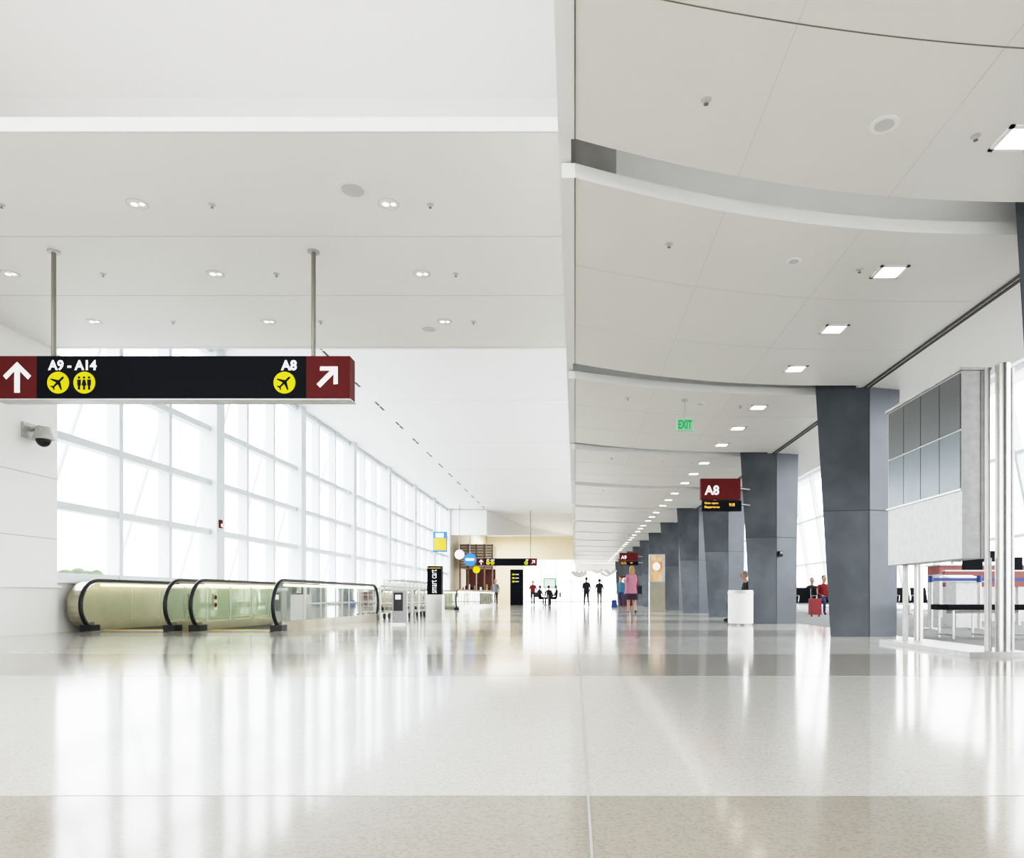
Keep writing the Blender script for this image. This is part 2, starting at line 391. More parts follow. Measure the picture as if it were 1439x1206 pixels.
# ------------------------------------------------------------ ceiling fittings
b = MB('recessed_ceiling_lights')
for k in range(13):
    for d in (1.97, 3.47, 4.95):
        y = d + 5.02 * k
        if y < 1: continue
        x = 3.09; w = .14; z = ZS
        for (xa, xb, ya, yb) in ((x - w, x + w, y - w, y - w + .03), (x - w, x + w, y + w - .03, y + w), (x - w, x - w + .03, y - w, y + w), (x + w - .03, x + w, y - w, y + w)):
            b.box(xa, xb, ya, yb, z - .012, z, 'white')
        b.box(x - w + .03, x + w - .03, y - w + .03, y + w - .03, z - .006, z, 'lamp')
b.obj()
b = MB('ceiling_downlights')
for x in (-7.3, -4.65, -1.98):
    for y in (7.56, 9.2, 10.8):
        b.cyl((x, y, 4.79), (x, y, 4.786), .11, 'jointp', seg=24); b.cyl((x, y, 4.786), (x, y, 4.784), .1, 'white', seg=24); b.cyl((x - .03, y, 4.785), (x - .03, y, 4.78), .03, 'lamp'); b.cyl((x + .05, y, 4.785), (x + .05, y, 4.78), .022, 'lamp')
b.obj()
b = MB('ceiling_sprinklers')
def spk(x, y, z):
    b.cyl((x, y, z), (x, y, z - .008), .036, 'jointp'); b.cyl((x, y, z - .008), (x, y, z - .035), .007, 'steelw'); b.cyl((x, y, z - .035), (x, y, z - .039), .016, 'steeld')
for x in (-6.1, -3.86, -1.54):
    for y in (7.57, 9.2, 10.8): spk(x, y, 4.79)
for x, y in ((.84, 4.56), (2.77, 4.92), (2.77, 6.93), (.85, 6.43), (.9, 2.5)): spk(x, y, ZS)
for k in range(1, 8): spk(2.77, 6.93 + 5 * k, ZS); spk(.85, 6.43 + 5 * k, ZS)
b.obj()
b = MB('ceiling_speakers')
for x, y, z, r in ((-2.28, 7.3, 4.79, .17), (-2.28, 11.1, 4.79, .15), (2.09, 4.81, ZS, .095), (2.08, 6.77, ZS, .07), (2.08, 11.8, ZS, .08), (2.08, 16.8, ZS, .08)):
    b.cyl((x, y, z), (x, y, z - .006), r, 'white', seg=28); b.cyl((x, y, z - .006), (x, y, z - .009), r * .68, 'jointp', seg=24)
b.obj()

# ------------------------------------------------------------ signs
def arrow(deg, s):
    pts = [(-.09, -.5), (.09, -.5), (.09, .22), (.36, -.06), (.46, .06), (0, .52), (-.46, .06), (-.36, -.06), (-.09, .22)]
    a = math.radians(deg); return [((x * math.cos(a) - y * math.sin(a)) * s, (x * math.sin(a) + y * math.cos(a)) * s) for x, y in pts]
def plane(s, deg=-45):
    h = [(0, .5), (.06, .42), (.06, .14), (.46, -.12), (.46, -.2), (.06, -.07), (.045, -.34), (.16, -.43), (.16, -.49), (0, -.44)]
    pts = h + [(-x, y) for x, y in h[::-1][1:-1]]
    a = math.radians(deg); return [((x * math.cos(a) - y * math.sin(a)) * s, (x * math.sin(a) + y * math.cos(a)) * s) for x, y in pts]
def bigsign(y, zt=3.49, ceil=4.79, t1='A9 - A14', t2='A8', dx=0):
    b = MB('hanging_wayfinding_sign'); z0 = zt - .51; yf = y
    b.box(-6.43 + dx, -3.21 + dx, yf, yf + .2, z0, zt, 'signk'); b.box(-6.95 + dx, -6.43 + dx, yf, yf + .2, z0, zt, 'signr'); b.box(-3.21 + dx, -2.69 + dx, yf, yf + .2, z0, zt, 'signr')
    b.box(-6.95 + dx, -2.68 + dx, yf - .005, yf + .205, z0 - .015, z0, 'steelw')
    for x in (-6.3, -3.16):
        b.cyl((x + dx, yf + .1, zt), (x + dx, yf + .1, ceil), .026, 'rod'); b.cyl((x + dx, yf + .1, ceil - .02), (x + dx, yf + .1, ceil), .07, 'steelw')
    f = yf - .003
    b.text(t1, (-6.29 + dx, f, z0 + .335), .58, .125, UX, UZ, 'signw', .004, .035)
    b.text(t2, (-3.51 + dx, f, z0 + .335), .19, .125, UX, UZ, 'signw', .004, .035)
    for x, kind in ((-6.17, 0), (-5.857, 1), (-3.468, 0)):
        b.disc((x + dx, f, z0 + .19), .13, UX, UZ, 'signy')
        if kind == 0: b.poly(plane(.2), (x + dx, f - .006, z0 + .19), UX, UZ, 'signk')
        else:
            for q in (-.06, 0, .06):
                b.disc((x + dx + q, f - .006, z0 + .25), .014, UX, UZ, 'signk', n=10)
                b.poly([(-.02, -.02), (.02, -.02), (.022, .05), (-.022, .05)] if q else [(-.03, -.02), (.03, -.02), (.012, .05), (-.012, .05)], (x + dx + q, f - .006, z0 + .175), UX, UZ, 'signk')
                b.poly([(-.012, -.05), (.012, -.05), (.012, 0), (-.012, 0)], (x + dx + q, f - .006, z0 + .155), UX, UZ, 'signk')
    b.poly(arrow(0, .36), (-6.66 + dx, f, z0 + .25), UX, UZ, 'signw'); b.poly(arrow(-45, .32), (-2.95 + dx, f, z0 + .265), UX, UZ, 'signw')
    return b.obj()
bigsign(8.5)
bigsign(50.5, zt=3.3, ceil=6.69)

def gatesign(y, t='A8', x0=2.76, x1=3.63, zt=3.2):
    b = MB('gate_sign')
    b.box(x0, x1, y, y + .14, zt - .46, zt, 'signr'); b.box(x0 + .03, x1 + .02, y, y + .12, zt - .71, zt - .48, 'signk')
    b.box(x0 + .3, x0 + .34, y + .04, y + .08, zt - .49, zt - .45, 'steel')
    b.text(t, (x0 + .08, y - .002, zt - .36), .32, .21, UX, UZ, 'signw', .004, .03)
    b.text('Gate open', (x0 + .08, y - .002, zt - .57), .3, .055, UX, UZ, 'led', .004); b.text('Departures', (x0 + .08, y - .002, zt - .66), .33, .06, UX, UZ, 'led', .004)
    b.text('9:10', (x0 + .62, y - .002, zt - .61), .12, .07, UX, UZ, 'led', .004)
    b.cyl((x1 - .05, y + .07, zt - .2), (3.9, y + .3, zt - .2), .025, 'steeld'); b.cyl((x1 - .05, y + .06, zt - .55), (3.9, y + .3, zt - .55), .025, 'steeld')
    b.obj()
gatesign(15.6); gatesign(40.7, 'A9', 2.55, 3.6, 3.1)
b = MB('exit_sign')
b.box(1.65, 1.91, 11.5, 11.56, 3.3, 3.49, 'exitbg'); b.text('EXIT', (1.67, 11.498, 3.325), .22, .14, UX, UZ, 'green', .004, .03)
b.cyl((1.78, 11.53, 3.49), (1.78, 11.53, 3.81), .012, 'steelw'); b.cyl((1.78, 11.53, 3.78), (1.78, 11.53, 3.81), .05, 'steelw'); b.obj()

# security dome camera
b = MB('dome_security_camera')
b.box(-8.8, -8.76, 11.3, 11.6, 3.15, 3.4, 'steelw'); b.tube([(-8.77, 11.45, 3.3), (-8.62, 11.45, 3.34), (-8.55, 11.45, 3.3)], .035, 'steelw')
b.cyl((-8.55, 11.45, 3.34), (-8.55, 11.45, 3.17), .1, 'steelw', .14, 20); b.cyl((-8.55, 11.45, 3.17), (-8.55, 11.45, 3.14), .15, 'steelw', seg=20)
b.ball((-8.55, 11.45, 3.14), (.11, .11, .12), 'black', 16, 10); b.obj()
b = MB('fire_alarm'); b.box(-8.76, -8.72, 17.5, 17.62, 2.3, 2.5, 'signr'); b.box(-8.72, -8.7, 17.53, 17.59, 2.33, 2.4, 'signw'); b.obj()

# ------------------------------------------------------------ moving walkways
def balustrade(b, X, y0, y1, infill):
    R = .44
    def arc(r, ycut, n=14):
        return [(y0 + R - r * math.sin(a), .46 + r * math.cos(a) * 1.0) for a in [math.pi * .93 * (1 - i / n) for i in range(n + 1)]]
    near = arc(R, 0); far = [(y0 + y1 - p[0], p[1]) for p in near[::-1]]
    b.tube([(X, p[0], p[1]) for p in near + far], .034, 'black', 10)
    inn = arc(R - .05, 0); infa = [(y0 + y1 - p[0], p[1]) for p in inn[::-1]]
    pl2 = inn + infa; pl2 = [(y, max(z, .14)) for y, z in pl2]
    b.poly(pl2, (X - .012, 0, 0), UY, UZ, infill, .024) if infill != 'balglass' else b.add([(X, y, z) for y, z in pl2], [tuple(range(len(pl2)))], 'balglass')
    b.box(X - .09, X + .09, y0 + .22, y1 - .22, 0, .17, 'champ')
    b.box(X - .1, X + .1, y0 + .12, y0 + .36, .01, .12, 'black'); b.box(X - .1, X + .1, y1 - .4, y1 - .1, .01, .14, 'black')
    b.box(X - .03, X + .03, y0 + .5, y1 - .5, .8, .84, 'lampw')
    y = y0 + 1.4
    while y < y1 - .6:
        b.box(X - .014, X + .014, y, y + .012, .17, .84, 'steel'); y += .9
def walkway(xa, xb, y0, y1, infill, solid=False, name='moving_walkway'):
    b = MB(name)
    balustrade(b, xa, y0, y1, infill); balustrade(b, xb, y0, y1, 'balglass')
    b.box(xa + .1, xb - .1, y0 + .1, y1 - .1, 0, .015, 'steeld')
    for i in range(18): 
        x = xa + .14 + (xb - xa - .28) * i / 17; b.box(x - .01, x + .01, y0 + .5, y1 - .5, .015, .024, 'black')
    b.box(xa + .12, xb - .12, y0 + .42, y0 + .5, .015, .027, 'yel')
    if solid:
        R = .44; pl = [(y0 + R + .05 - R * math.sin(a), .45 + R * .98 * math.cos(a)) for a in [math.pi * (1 - i / 14) for i in range(15)]]
        pl += [(y1, .88), (y1, .02)]
        b.poly(pl, (xa - .27, 0, 0), UY, UZ, 'champ', .2)
    b.obj()
walkway(-8.48, -7.03, 12.2, 18.7, 'champ', True)
walkway(-6.59, -5.18, 12.2, 18.7, 'balglass')
walkway(-8.48, -7.03, 31, 46, 'champ', True)
walkway(-6.59, -5.18, 31, 46, 'balglass')
b = MB('no_stroller_sticker')
for X in (-7.03, -6.59):
    b.poly([(-.06, -.15), (.06, -.15), (.06, .15), (-.06, .15)], (X + .02, 13.0, .52), UY, UZ, 'champ', .004)
    b.disc((X + .026, 13.0, .6), .045, UY, UZ, 'signr'); b.disc((X + .026, 13.0, .46), .045, UY, UZ, 'signr')
b.obj()

# luggage carts
b = MB('nested_luggage_carts')
for i in range(11):
    y = 19.0 + .5 * i; x = -4.82; w = .28
    b.tube([(x - w, y, .95), (x - w, y, 1.05), (x + w, y, 1.05), (x + w, y, .95)], .018, 'steelw', 6)
    for s_ in (-1, 1):
        b.tube([(x + s_ * w, y, 1.03), (x + s_ * w, y + .06, .2), (x + s_ * w * .8, y + .75, .17)], .015, 'steelw', 6)
        b.cyl((x + s_ * w - .02, y + .06, .08), (x + s_ * w + .02, y + .06, .08), .08, 'black', seg=12)
    for z in (.35, .5, .65, .8): b.cyl((x - w, y + .04, z), (x + w, y + .04, z), .007, 'steelw', seg=6)
    for q in (-.2, -.1, 0, .1, .2): b.cyl((x + q, y + .06, .2), (x + q, y + .75, .17), .007, 'steelw', seg=6)
    b.box(x - w, x + w, y - .01, y + .03, .85, .98, 'white')
    if i % 2 == 0: b.cyl((x - .02, y + .72, .07), (x + .02, y + .72, .07), .07, 'black', seg=12)
b.obj()
b = MB('cart_payment_kiosk')
b.box(-3.98, -3.72, 15.5, 15.75, 0, .76, 'steeld'); b.box(-4.0, -3.7, 15.47, 15.78, .74, .8, 'steelw'); b.box(-3.95, -3.75, 15.49, 15.5, .3, .7, 'black')
b.box(-3.91, -3.79, 15.485, 15.49, .55, .65, 'signw'); b.box(-3.6, -3.55, 15.6, 15.65, 0, .78, 'steelw')
b.box(-4.02, -3.68, 15.45, 15.8, 0, .04, 'steel'); b.obj(bevel=.006)
b = MB('cart_station_totem')
b.box(-3.68, -3.32, 17.7, 17.9, .62, 1.37, 'signk'); b.box(-3.7, -3.3, 17.66, 18.0, 0, .66, 'steel')
b.text('smart cart', (-3.44, 17.697, .7), .58, .13, UZ, (-1, 0, 0), 'signw', .004, .0)
b.box(-3.66, -3.34, 17.695, 17.7, 1.31, 1.33, 'yel'); b.obj()
b = MB('cart_corral_rail')
for y in (15.9, 17.2, 18.4, 19.8, 21.5, 23.5): b.cyl((-4.35, y, 0), (-4.35, y, .85), .022, 'steel', seg=8)
for z in (.85, .45): b.cyl((-4.35, 15.9, z), (-4.35, 23.5, z), .022, 'steel', seg=8)
b.obj()

# ------------------------------------------------------------ flight information board
b = MB('flight_information_board')
xf, xb_, ya, yb, zb, zt = 4.08, 4.36, 7.5, 9.27, 1.02, 3.0
b.box(xf, xb_, ya, yb, zb, zt, 'steelw')
for r, (z0, z1, k) in enumerate(((2.39, 2.98, 'scrA'), (1.76, 2.37, 'scrB'))):
    for c in range(4):
        y0 = ya + .02 + c * (yb - ya - .04) / 4; y1 = y0 + (yb - ya - .04) / 4 - .015
        b.box(xf - .012, xf, y0, y1, z0, z1, k)
b.box(xf - .02, xf + .0, ya - .01, yb + .01, 1.735, 1.755, 'steel'); b.box(xf - .03, xb_ + .02, ya - .02, yb + .02, zt, zt + .03, 'steelw')
b.box(xf + .19, xf + .2, ya - .006, ya, zb, zt, 'steeld')
b.box(xf + .22, xf + .28, ya - .03, ya, zb, zt + .02, 'steel')
b.cyl((4.46, 7.42, 0.05), (4.46, 7.42, 3.04), .07, 'steel', seg=24); b.cyl((4.33, 7.46, 0.05), (4.33, 7.46, 1.02), .035, 'steelw', seg=14)
b.cyl((4.44, 9.2, 0.05), (4.44, 9.2, 3.0), .055, 'steel', seg=20); b.cyl((4.3, 9.26, 0.05), (4.3, 9.26, 1.05), .035, 'steelw', seg=14)
b.cyl((4.59, 7.5, .05), (4.59, 7.5, 3.02), .035, 'steelw', seg=14)
b.box(4.02, 4.66, 7.25, 9.4, 0, .05, 'steelw'); b.obj()

# trash can
b = MB('trash_can')
b.cyl((3.56, 15.3, 0), (3.56, 15.3, .04), .25, 'steeld', seg=28); b.cyl((3.56, 15.3, .04), (3.56, 15.3, .68), .265, 'white', seg=28)
b.cyl((3.56, 15.3, .68), (3.56, 15.3, .75), .275, 'steelw', .26, 28); b.cyl((3.56, 15.3, .75), (3.56, 15.3, .757), .13, 'black', seg=20); b.obj()

# advertising totem
b = MB('advertising_lightbox')
b.box(3.08, 3.72, 29.4, 29.7, 0, 1.2, 'champ'); b.box(3.08, 3.72, 29.4, 29.7, 1.2, 2.35, 'steelw'); b.box(3.13, 3.6, 29.39, 29.4, 1.25, 2.3, 'orange')
b.disc((3.36, 29.385, 1.85), .16, UX, UZ, 'signw'); b.obj()

# ------------------------------------------------------------ waiting area
b = MB('bench')
b.box(5.35, 6.75, 10.2, 10.7, .42, .5, 'signk'); 
for x in (5.45, 5.95, 6.5):
    for y in (10.25, 10.65): b.cyl((x, y, 0), (x, y, .42), .018, 'steel', seg=8)
    b.cyl((x, 10.25, .06), (x, 10.65, .06), .015, 'steel', seg=8)
b.cyl((5.45, 10.45, .39), (6.5, 10.45, .39), .02, 'steel', seg=8); b.obj(bevel=.01)
b = MB('bench')
b.box(4.05, 4.5, 17.1, 18.6, .38, .44, 'signk')
for y in (17.2, 18.5):
    for x in (4.1, 4.45): b.cyl((x, y, 0), (x, y, .38), .018, 'steel', seg=8)
b.obj()
def seats(x, y, n=5):
    b = MB('beam_seating')
    for i in range(n):
        sx = x + i * .6
        b.hexa([(sx, y, .4), (sx + .52, y, .4), (sx + .52, y + .5, .38), (sx, y + .5, .38)], [(sx, y, .47), (sx + .52, y, .47), (sx + .52, y + .5, .44), (sx, y + .5, .44)], 'signk')
        b.hexa([(sx, y + .46, .44), (sx + .52, y + .46, .44), (sx + .52, y + .53, .44), (sx, y + .53, .44)], [(sx, y + .6, .92), (sx + .52, y + .6, .92), (sx + .52, y + .66, .92), (sx, y + .66, .92)], 'signk')
        b.tube([(sx - .03, y + .5, .44), (sx - .03, y + .45, .64), (sx - .03, y + .05, .64), (sx - .03, y + .1, .4)], .016, 'steel', 6)
    b.box(x, x + n * .6, y + .22, y + .28, .32, .38, 'steel')
    for sx in (x + .4, x + n * .6 - .4): b.box(sx - .03, sx + .03, y + .2, y + .3, 0, .32, 'steel'); b.box(sx - .03, sx + .03, y, y + .55, 0, .03, 'steel')
    b.obj()
seats(7.6, 24.0); seats(7.6, 27.0); seats(11, 24.0, 4); seats(7.2, 33, 6); seats(7.2, 38, 6)
b = MB('gate_counter')
for x0, x1, y0, h in ((9.4, 11.8, 17.5, 1.15), (10.5, 13, 20.5, 1.5)):
    b.box(x0, x1, y0, y0 + .7, 0, h - .25, 'steelw'); b.box(x0, x1, y0, y0 + .7, h - .25, h, 'redwood'); b.box(x0 - .05, x1 + .05, y0 - .08, y0 + .75, h, h + .04, 'steelw')
    for q in (.3, 1.3): b.box(x0 + q, x0 + q + .5, y0 + .3, y0 + .34, h + .12, h + .45, 'signk'); b.box(x0 + q + .22, x0 + q + .28, y0 + .3, y0 + .36, h + .04, h + .14, 'steeld')
b.obj()
b = MB('red_partition'); b.box(7.9, 12.5, 15.2, 15.3, .82, 1.15, 'redwood'); b.box(7.9, 12.5, 15.19, 15.31, 1.15, 1.18, 'steelw')
for x in (7.95, 9.5, 11, 12.45): b.box(x - .03, x + .03, 15.2, 15.3, 0, .82, 'steelw')
b.obj()
b = MB('belt_barrier')
pts = [(6.6, 13.2), (7.5, 13.2), (8.6, 13.2), (9.6, 13.2)]
for x, y in pts: b.cyl((x, y, 0), (x, y, .03), .17, 'steelw', seg=20); b.cyl((x, y, .03), (x, y, .98), .035, 'steelw', seg=12); b.cyl((x, y, .88), (x, y, 1.0), .045, 'blue', seg=12)
b.box(6.6, 9.6, 13.195, 13.205, .9, .96, 'blue'); b.obj()
b = MB('podium'); b.box(7.5, 8.0, 14.0, 14.4, 0, .9, 'steelw'); b.hexa([(7.45, 13.95, .9), (8.05, 13.95, .9), (8.05, 14.45, .9), (7.45, 14.45, .9)], [(7.45, 13.95, .95), (8.05, 13.95, .95), (8.05, 14.45, 1.05), (7.45, 14.45, 1.05)], 'upst'); b.obj()
b = MB('rolling_suitcase')
b.box(7.1, 7.42, 21.4, 21.65, .06, .55, 'bag'); b.tube([(7.16, 21.62, .5), (7.16, 21.62, .85), (7.36, 21.62, .85), (7.36, 21.62, .5)], .01, 'steeld', 6)
for x in (7.15, 7.37): b.cyl((x - .015, 21.5, .03), (x + .015, 21.5, .03), .03, 'black', seg=10)
b.obj(bevel=.03)

# ------------------------------------------------------------ shops, far things
b = MB('shop_kiosk')
b.box(-8.6, -6.2, 53, 56, 2.7, 4.5, 'beige')
for i in range(9): b.box(-8.6, -6.15, 52.9, 53, 2.75 + i * .2, 2.83 + i * .2, 'wood')
for i in range(5): b.box(-8.6 + i * .6, -8.5 + i * .6, 52.85, 53, 0, 4.5, 'wood')
b.box(-8.6, -6.2, 52.6, 53.4, 0, 1.0, 'wood'); b.box(-8.65, -6.15, 52.5, 53.5, 1.0, 1.06, 'steelw'); b.box(-8.5, -6.2, 55.5, 56, 0, 2.7, 'redwood')
for i in range(10): b.box(-8.4 + i * .22, -8.28 + i * .22, 53, 53.15, 1.06, 1.3 + .1 * (i % 3), ['yel', 'signr', 'signw', 'signk'][i % 4])
b.obj()
b = MB('round_blue_sign'); b.disc((-7.4, 50.2, 3.2), .45, UX, UZ, 'bluesign', .08); b.box(-7.7, -7.1, 50.1, 50.12, 3.12, 3.28, 'signw'); b.cyl((-7.4, 50.15, 3.6), (-7.4, 50.15, 4.92), .03, 'steeld'); b.obj()
b = MB('round_white_sign'); b.disc((-7.7, 47.5, 3.4), .32, UX, UZ, 'signw', .08); b.cyl((-7.7, 47.5, 3.7), (-7.7, 47.5, 6.74), .02, 'steeld'); b.obj()
b = MB('round_yellow_sign'); b.disc((-7.0, 50.6, 2.5), .25, UX, UZ, 'signy', .08); b.cyl((-7.0, 50.6, 0), (-7.0, 50.6, 2.3), .03, 'steeld'); b.obj()
b = MB('wall_poster'); b.box(-9.1 + .35, -7.9, 43.9, 44.0, 3.35, 4.6, 'bluesign'); b.box(-8.7, -7.95, 43.88, 43.9, 3.45, 4.2, 'yel'); b.box(-8.6, -8.1, 43.88, 43.9, 4.25, 4.5, 'signw'); b.box(-8.9, -8.75, 43.9, 44, 3.9, 4.0, 'steel'); b.obj()
b = MB('directory_totem'); b.box(-4.55, -3.65, 50, 50.2, 0, 2.5, 'signk')
for i in range(3): b.box(-4.4, -4.25, 49.98, 50, 2.1 - i * .25, 2.2 - i * .25, 'signy'); b.box(-4.2, -3.95, 49.98, 50, 2.12 - i * .25, 2.17 - i * .25, 'signw')
b.obj()
b = MB('framed_notice_board'); b.box(-2.3, -1.4, 52, 52.08, 1.2, 1.95, 'green'); b.box(-2.22, -1.48, 51.98, 52, 1.28, 1.87, 'signw')
for x in (-2.2, -1.5): b.cyl((x, 52.04, 0), (x, 52.04, 1.2), .03, 'steeld')
b.obj()
b = MB('hanging_bird_sculpture')
for i in range(9):
    x = -0.4 + random.random() * 4; y = 62 + random.random() * 6; z = 2.3 + random.random() * .7
    b.poly([(0, 0), (.35, .28), (.6, .1), (.25, -.12), (0, -.2), (-.25, -.12), (-.6, .1), (-.35, .28)], (x, y, z), UX, (0, .3, 1), 'white', .03)
    b.cyl((x, y, z), (x, y, 4.4 if x > 0 else 6.69), .006, 'steel', seg=5)
b.obj()
b = MB('vending_machine')
b.box(2.9, 3.7, 46, 46.8, 0, 1.9, 'signr'); b.box(2.95, 3.6, 45.98, 46, .9, 1.8, 'signw'); b.obj()

# ------------------------------------------------------------ outside
b = MB('ground_apron'); b.box(-260, 260, -120, 320, -4.2, -4.0, 'apron'); b.obj()
def tree(x, y, h):
    b = MB('tree'); b.cyl((x, y, -4), (x, y, h * .2), .3, 'bark', .15)
    for i in range(40):
        a = random.random() * 6.28; r = random.random() * 2.2; z = h - 4.2 + random.random() * 3.6
        b.ball((x + r * math.cos(a), y + r * math.sin(a), z), (.4 + random.random() * .7, .4 + random.random() * .7, .4 + random.random() * .5), 'tree', 8, 6)
    b.obj()
for r, d, h in ((.722, 72, 3.0), (.70, 75, 3.5), (.677, 78, 2.6)): tree(-r * d, d, h)

# ------------------------------------------------------------ people
def person(loc, rz, top, bottom, hair, shoe='black', pose=None, H=1.72, skirt=None, coat=None, longhair=False, sleeves=True, bag=None, legs_skin=False, name='person'):
    J = {'pel': (0, 0, .95, .13), 'sp': (0, 0, 1.1, .12), 'ch': (0, .0, 1.28, .145), 'nb': (0, 0, 1.43, .075), 'nk': (0, .01, 1.49, .052), 'h1': (0, .025, 1.57, .078), 'h2': (0, .02, 1.655, .075),
         'shl': (-.17, 0, 1.4, .062), 'ell': (-.235, -.03, 1.13, .043), 'wrl': (-.25, .05, .89, .028), 'hal': (-.25, .07, .83, .03),
         'shr': (.17, 0, 1.4, .062), 'elr': (.235, -.03, 1.13, .043), 'wrr': (.25, .05, .89, .028), 'har': (.25, .07, .83, .03),
         'hpl': (-.09, 0, .86, .092), 'knl': (-.1, .02, .49, .062), 'anl': (-.1, -.02, .1, .043), 'tol': (-.11, .14, .04, .036),
         'hpr': (.09, 0, .86, .092), 'knr': (.1, .02, .49, .062), 'anr': (.1, -.02, .1, .043), 'tor': (.11, .14, .04, .036)}
    if pose == 'walk':
        J.update({'knl': (-.09, .16, .5, .062), 'anl': (-.09, .22, .1, .043), 'tol': (-.1, .38, .06, .036), 'knr': (.09, -.02, .48, .062), 'anr': (.09, -.3, .14, .043), 'tor': (.1, -.17, .04, .036),
                  'ell': (-.23, -.12, 1.15, .043), 'wrl': (-.24, -.12, .9, .028), 'hal': (-.24, -.1, .83, .03), 'elr': (.23, .04, 1.14, .043), 'wrr': (.22, .2, .96, .028), 'har': (.22, .25, .91, .03)})
    if pose == 'sit':
        for k in ('pel', 'sp', 'ch', 'nb', 'nk', 'h1', 'h2', 'shl', 'shr', 'hpl', 'hpr'):
            x, y, z, r = J[k]; J[k] = (x, y + (0.04 if k[0] == 'h' and k[1] in '12' else 0), z - .38, r)
        J.update({'hpl': (-.09, .05, .54, .09), 'hpr': (.09, .05, .54, .09), 'knl': (-.12, .44, .53, .062), 'knr': (.12, .44, .53, .062), 'anl': (-.12, .42, .1, .043), 'anr': (.12, .42, .1, .043), 'tol': (-.13, .58, .04, .036), 'tor': (.13, .58, .04, .036),
                  'ell': (-.24, .05, .77, .043), 'wrl': (-.15, .28, .66, .028), 'hal': (-.13, .34, .65, .03), 'elr': (.24, .05, .77, .043), 'wrr': (.15, .28, .66, .028), 'har': (.13, .34, .65, .03)})
    s = H / 1.73
    ks = list(J); E = [('pel', 'sp'), ('sp', 'ch'), ('ch', 'nb'), ('nb', 'nk'), ('nk', 'h1'), ('h1', 'h2')]
    for q in 'lr': E += [('ch', 'sh' + q), ('sh' + q, 'el' + q), ('el' + q, 'wr' + q), ('wr' + q, 'ha' + q), ('pel', 'hp' + q), ('hp' + q, 'kn' + q), ('kn' + q, 'an' + q), ('an' + q, 'to' + q)]
    lab = {}
    for a, c in E:
        if c in ('sp', 'ch', 'nb') or c[:2] in ('sh',) or c[:2] == 'el': l = top
        elif c[:2] == 'wr': l = top if sleeves else 'skin'
        elif c[:2] in ('ha',) or c in ('nk', 'h1', 'h2'): l = 'skin'
        elif c[:2] == 'to': l = shoe
        elif c[:2] == 'an' and legs_skin: l = 'skin'
        else: l = bottom
        lab[(a, c)] = l
    me = bpy.data.meshes.new('sk'); me.from_pydata([Vector(J[k][:3]) for k in ks], [(ks.index(a), ks.index(c)) for a, c in E], [])
    ob = bpy.data.objects.new('sk', me); S.collection.objects.link(ob)
    md = ob.modifiers.new('s', 'SKIN'); md.use_smooth_shade = True
    for i, k in enumerate(ks):
        sv = me.skin_vertices[0].data[i]; r = J[k][3]; sv.radius = (r, r); sv.use_root = (k == 'pel')
        if k in ('ch', 'sp', 'pel'): sv.radius = (r * 1.12, r * .8)
    sb = ob.modifiers.new('u', 'SUBSURF'); sb.levels = 1; sb.render_levels = 1
    dg = bpy.context.evaluated_depsgraph_get(); me2 = bpy.data.meshes.new_from_object(ob.evaluated_get(dg))
    b = MB(name)
    groups = {}
    for p in me2.polygons:
        c = p.center; best = None; bd = 9
        for a, d in E:
            A = Vector(J[a][:3]); D = Vector(J[d][:3]); t = max(0, min(1, (c - A).dot(D - A) / (D - A).length_squared)); q = (c - (A + (D - A) * t)).length - .3 * (J[a][3] * (1 - t) + J[d][3] * t)
            if q < bd: bd = q; best = lab[(a, d)]
        groups.setdefault(best, []).append(tuple(p.vertices))
    vs = [tuple(v.co) for v in me2.vertices]; o = len(b.v); b.v += vs
    for k, fs in groups.items():
        i = b.mi(k)
        for f in fs: b.f.append([o + a for a in f]); b.m.append(i); b.sm.append(True)
    bpy.data.objects.remove(ob)
    h = Vector(J['h2'][:3]); hx, hy, hz = h.x, h.y, h.z - .03
    b.ball((hx, hy, hz), (.076, .092, .108), 'skin', 14, 10)
    b.ball((hx, hy - .022, hz + .022), (.087, .092, .105), hair, 14, 10)
    if longhair: b.ball((hx, hy - .06, hz - .09), (.1, .06, .17), hair, 12, 8)
    b.tube([(hx, hy + .085, hz + .01), (hx, hy + .11, hz - .015)], [.008, .014], 'skin', 6)
    for q in (-1, 1):
        b.ball((hx + q * .03, hy + .083, hz + .015), .011, 'black', 6, 5); b.ball((hx + q * .078, hy, hz), (.012, .02, .03), 'skin', 6, 5)
    b.ball((hx, hy + .088, hz - .048), (.024, .008, .007), 'signr', 6, 5)
    for q, sg in (('l', -1), ('r', 1)):
        w = Vector(J['wr' + q][:3]); a = Vector(J['ha' + q][:3]); d = (a - w).normalized(); side = Vector((0, 1, 0)) if abs(d.y) < .8 else Vector((1, 0, 0))
        for i, L in enumerate((.07, .08, .075, .06)):
            p0 = a + side * (.024 - .016 * i) + d * .015; inw = Vector((-sg, 0, 0))
            b.tube([p0, p0 + d * L * .5, p0 + d * L * .85 + inw * .02], [.009, .008, .006], 'skin', 6)
        b.tube([a + side * .02 - d * .03, a + side * .045 + d * .005, a + side * .045 + d * .035], [.01, .009, .007], 'skin', 6)
    def lathe(rows, k):
        n = 20; vv = []; ff = []
        for z, rx, ry, cy in rows:
            for j in range(n):
                an = 2 * math.pi * j / n; wv = 1 + .04 * math.sin(an * 5) * (1.5 - z)
                vv.append((rx * wv * math.cos(an), cy + ry * wv * math.sin(an), z))
        for i in range(len(rows) - 1):
            for j in range(n): ff.append((i * n + j, i * n + (j + 1) % n, (i + 1) * n + (j + 1) % n, (i + 1) * n + j))
        b.add(vv, ff, k, True)
    if skirt: lathe([(1.02, .15, .12, 0), (.9, .19, .16, 0), (.72, .21, .2, .0), (.52, .24, .25, 0)], skirt)
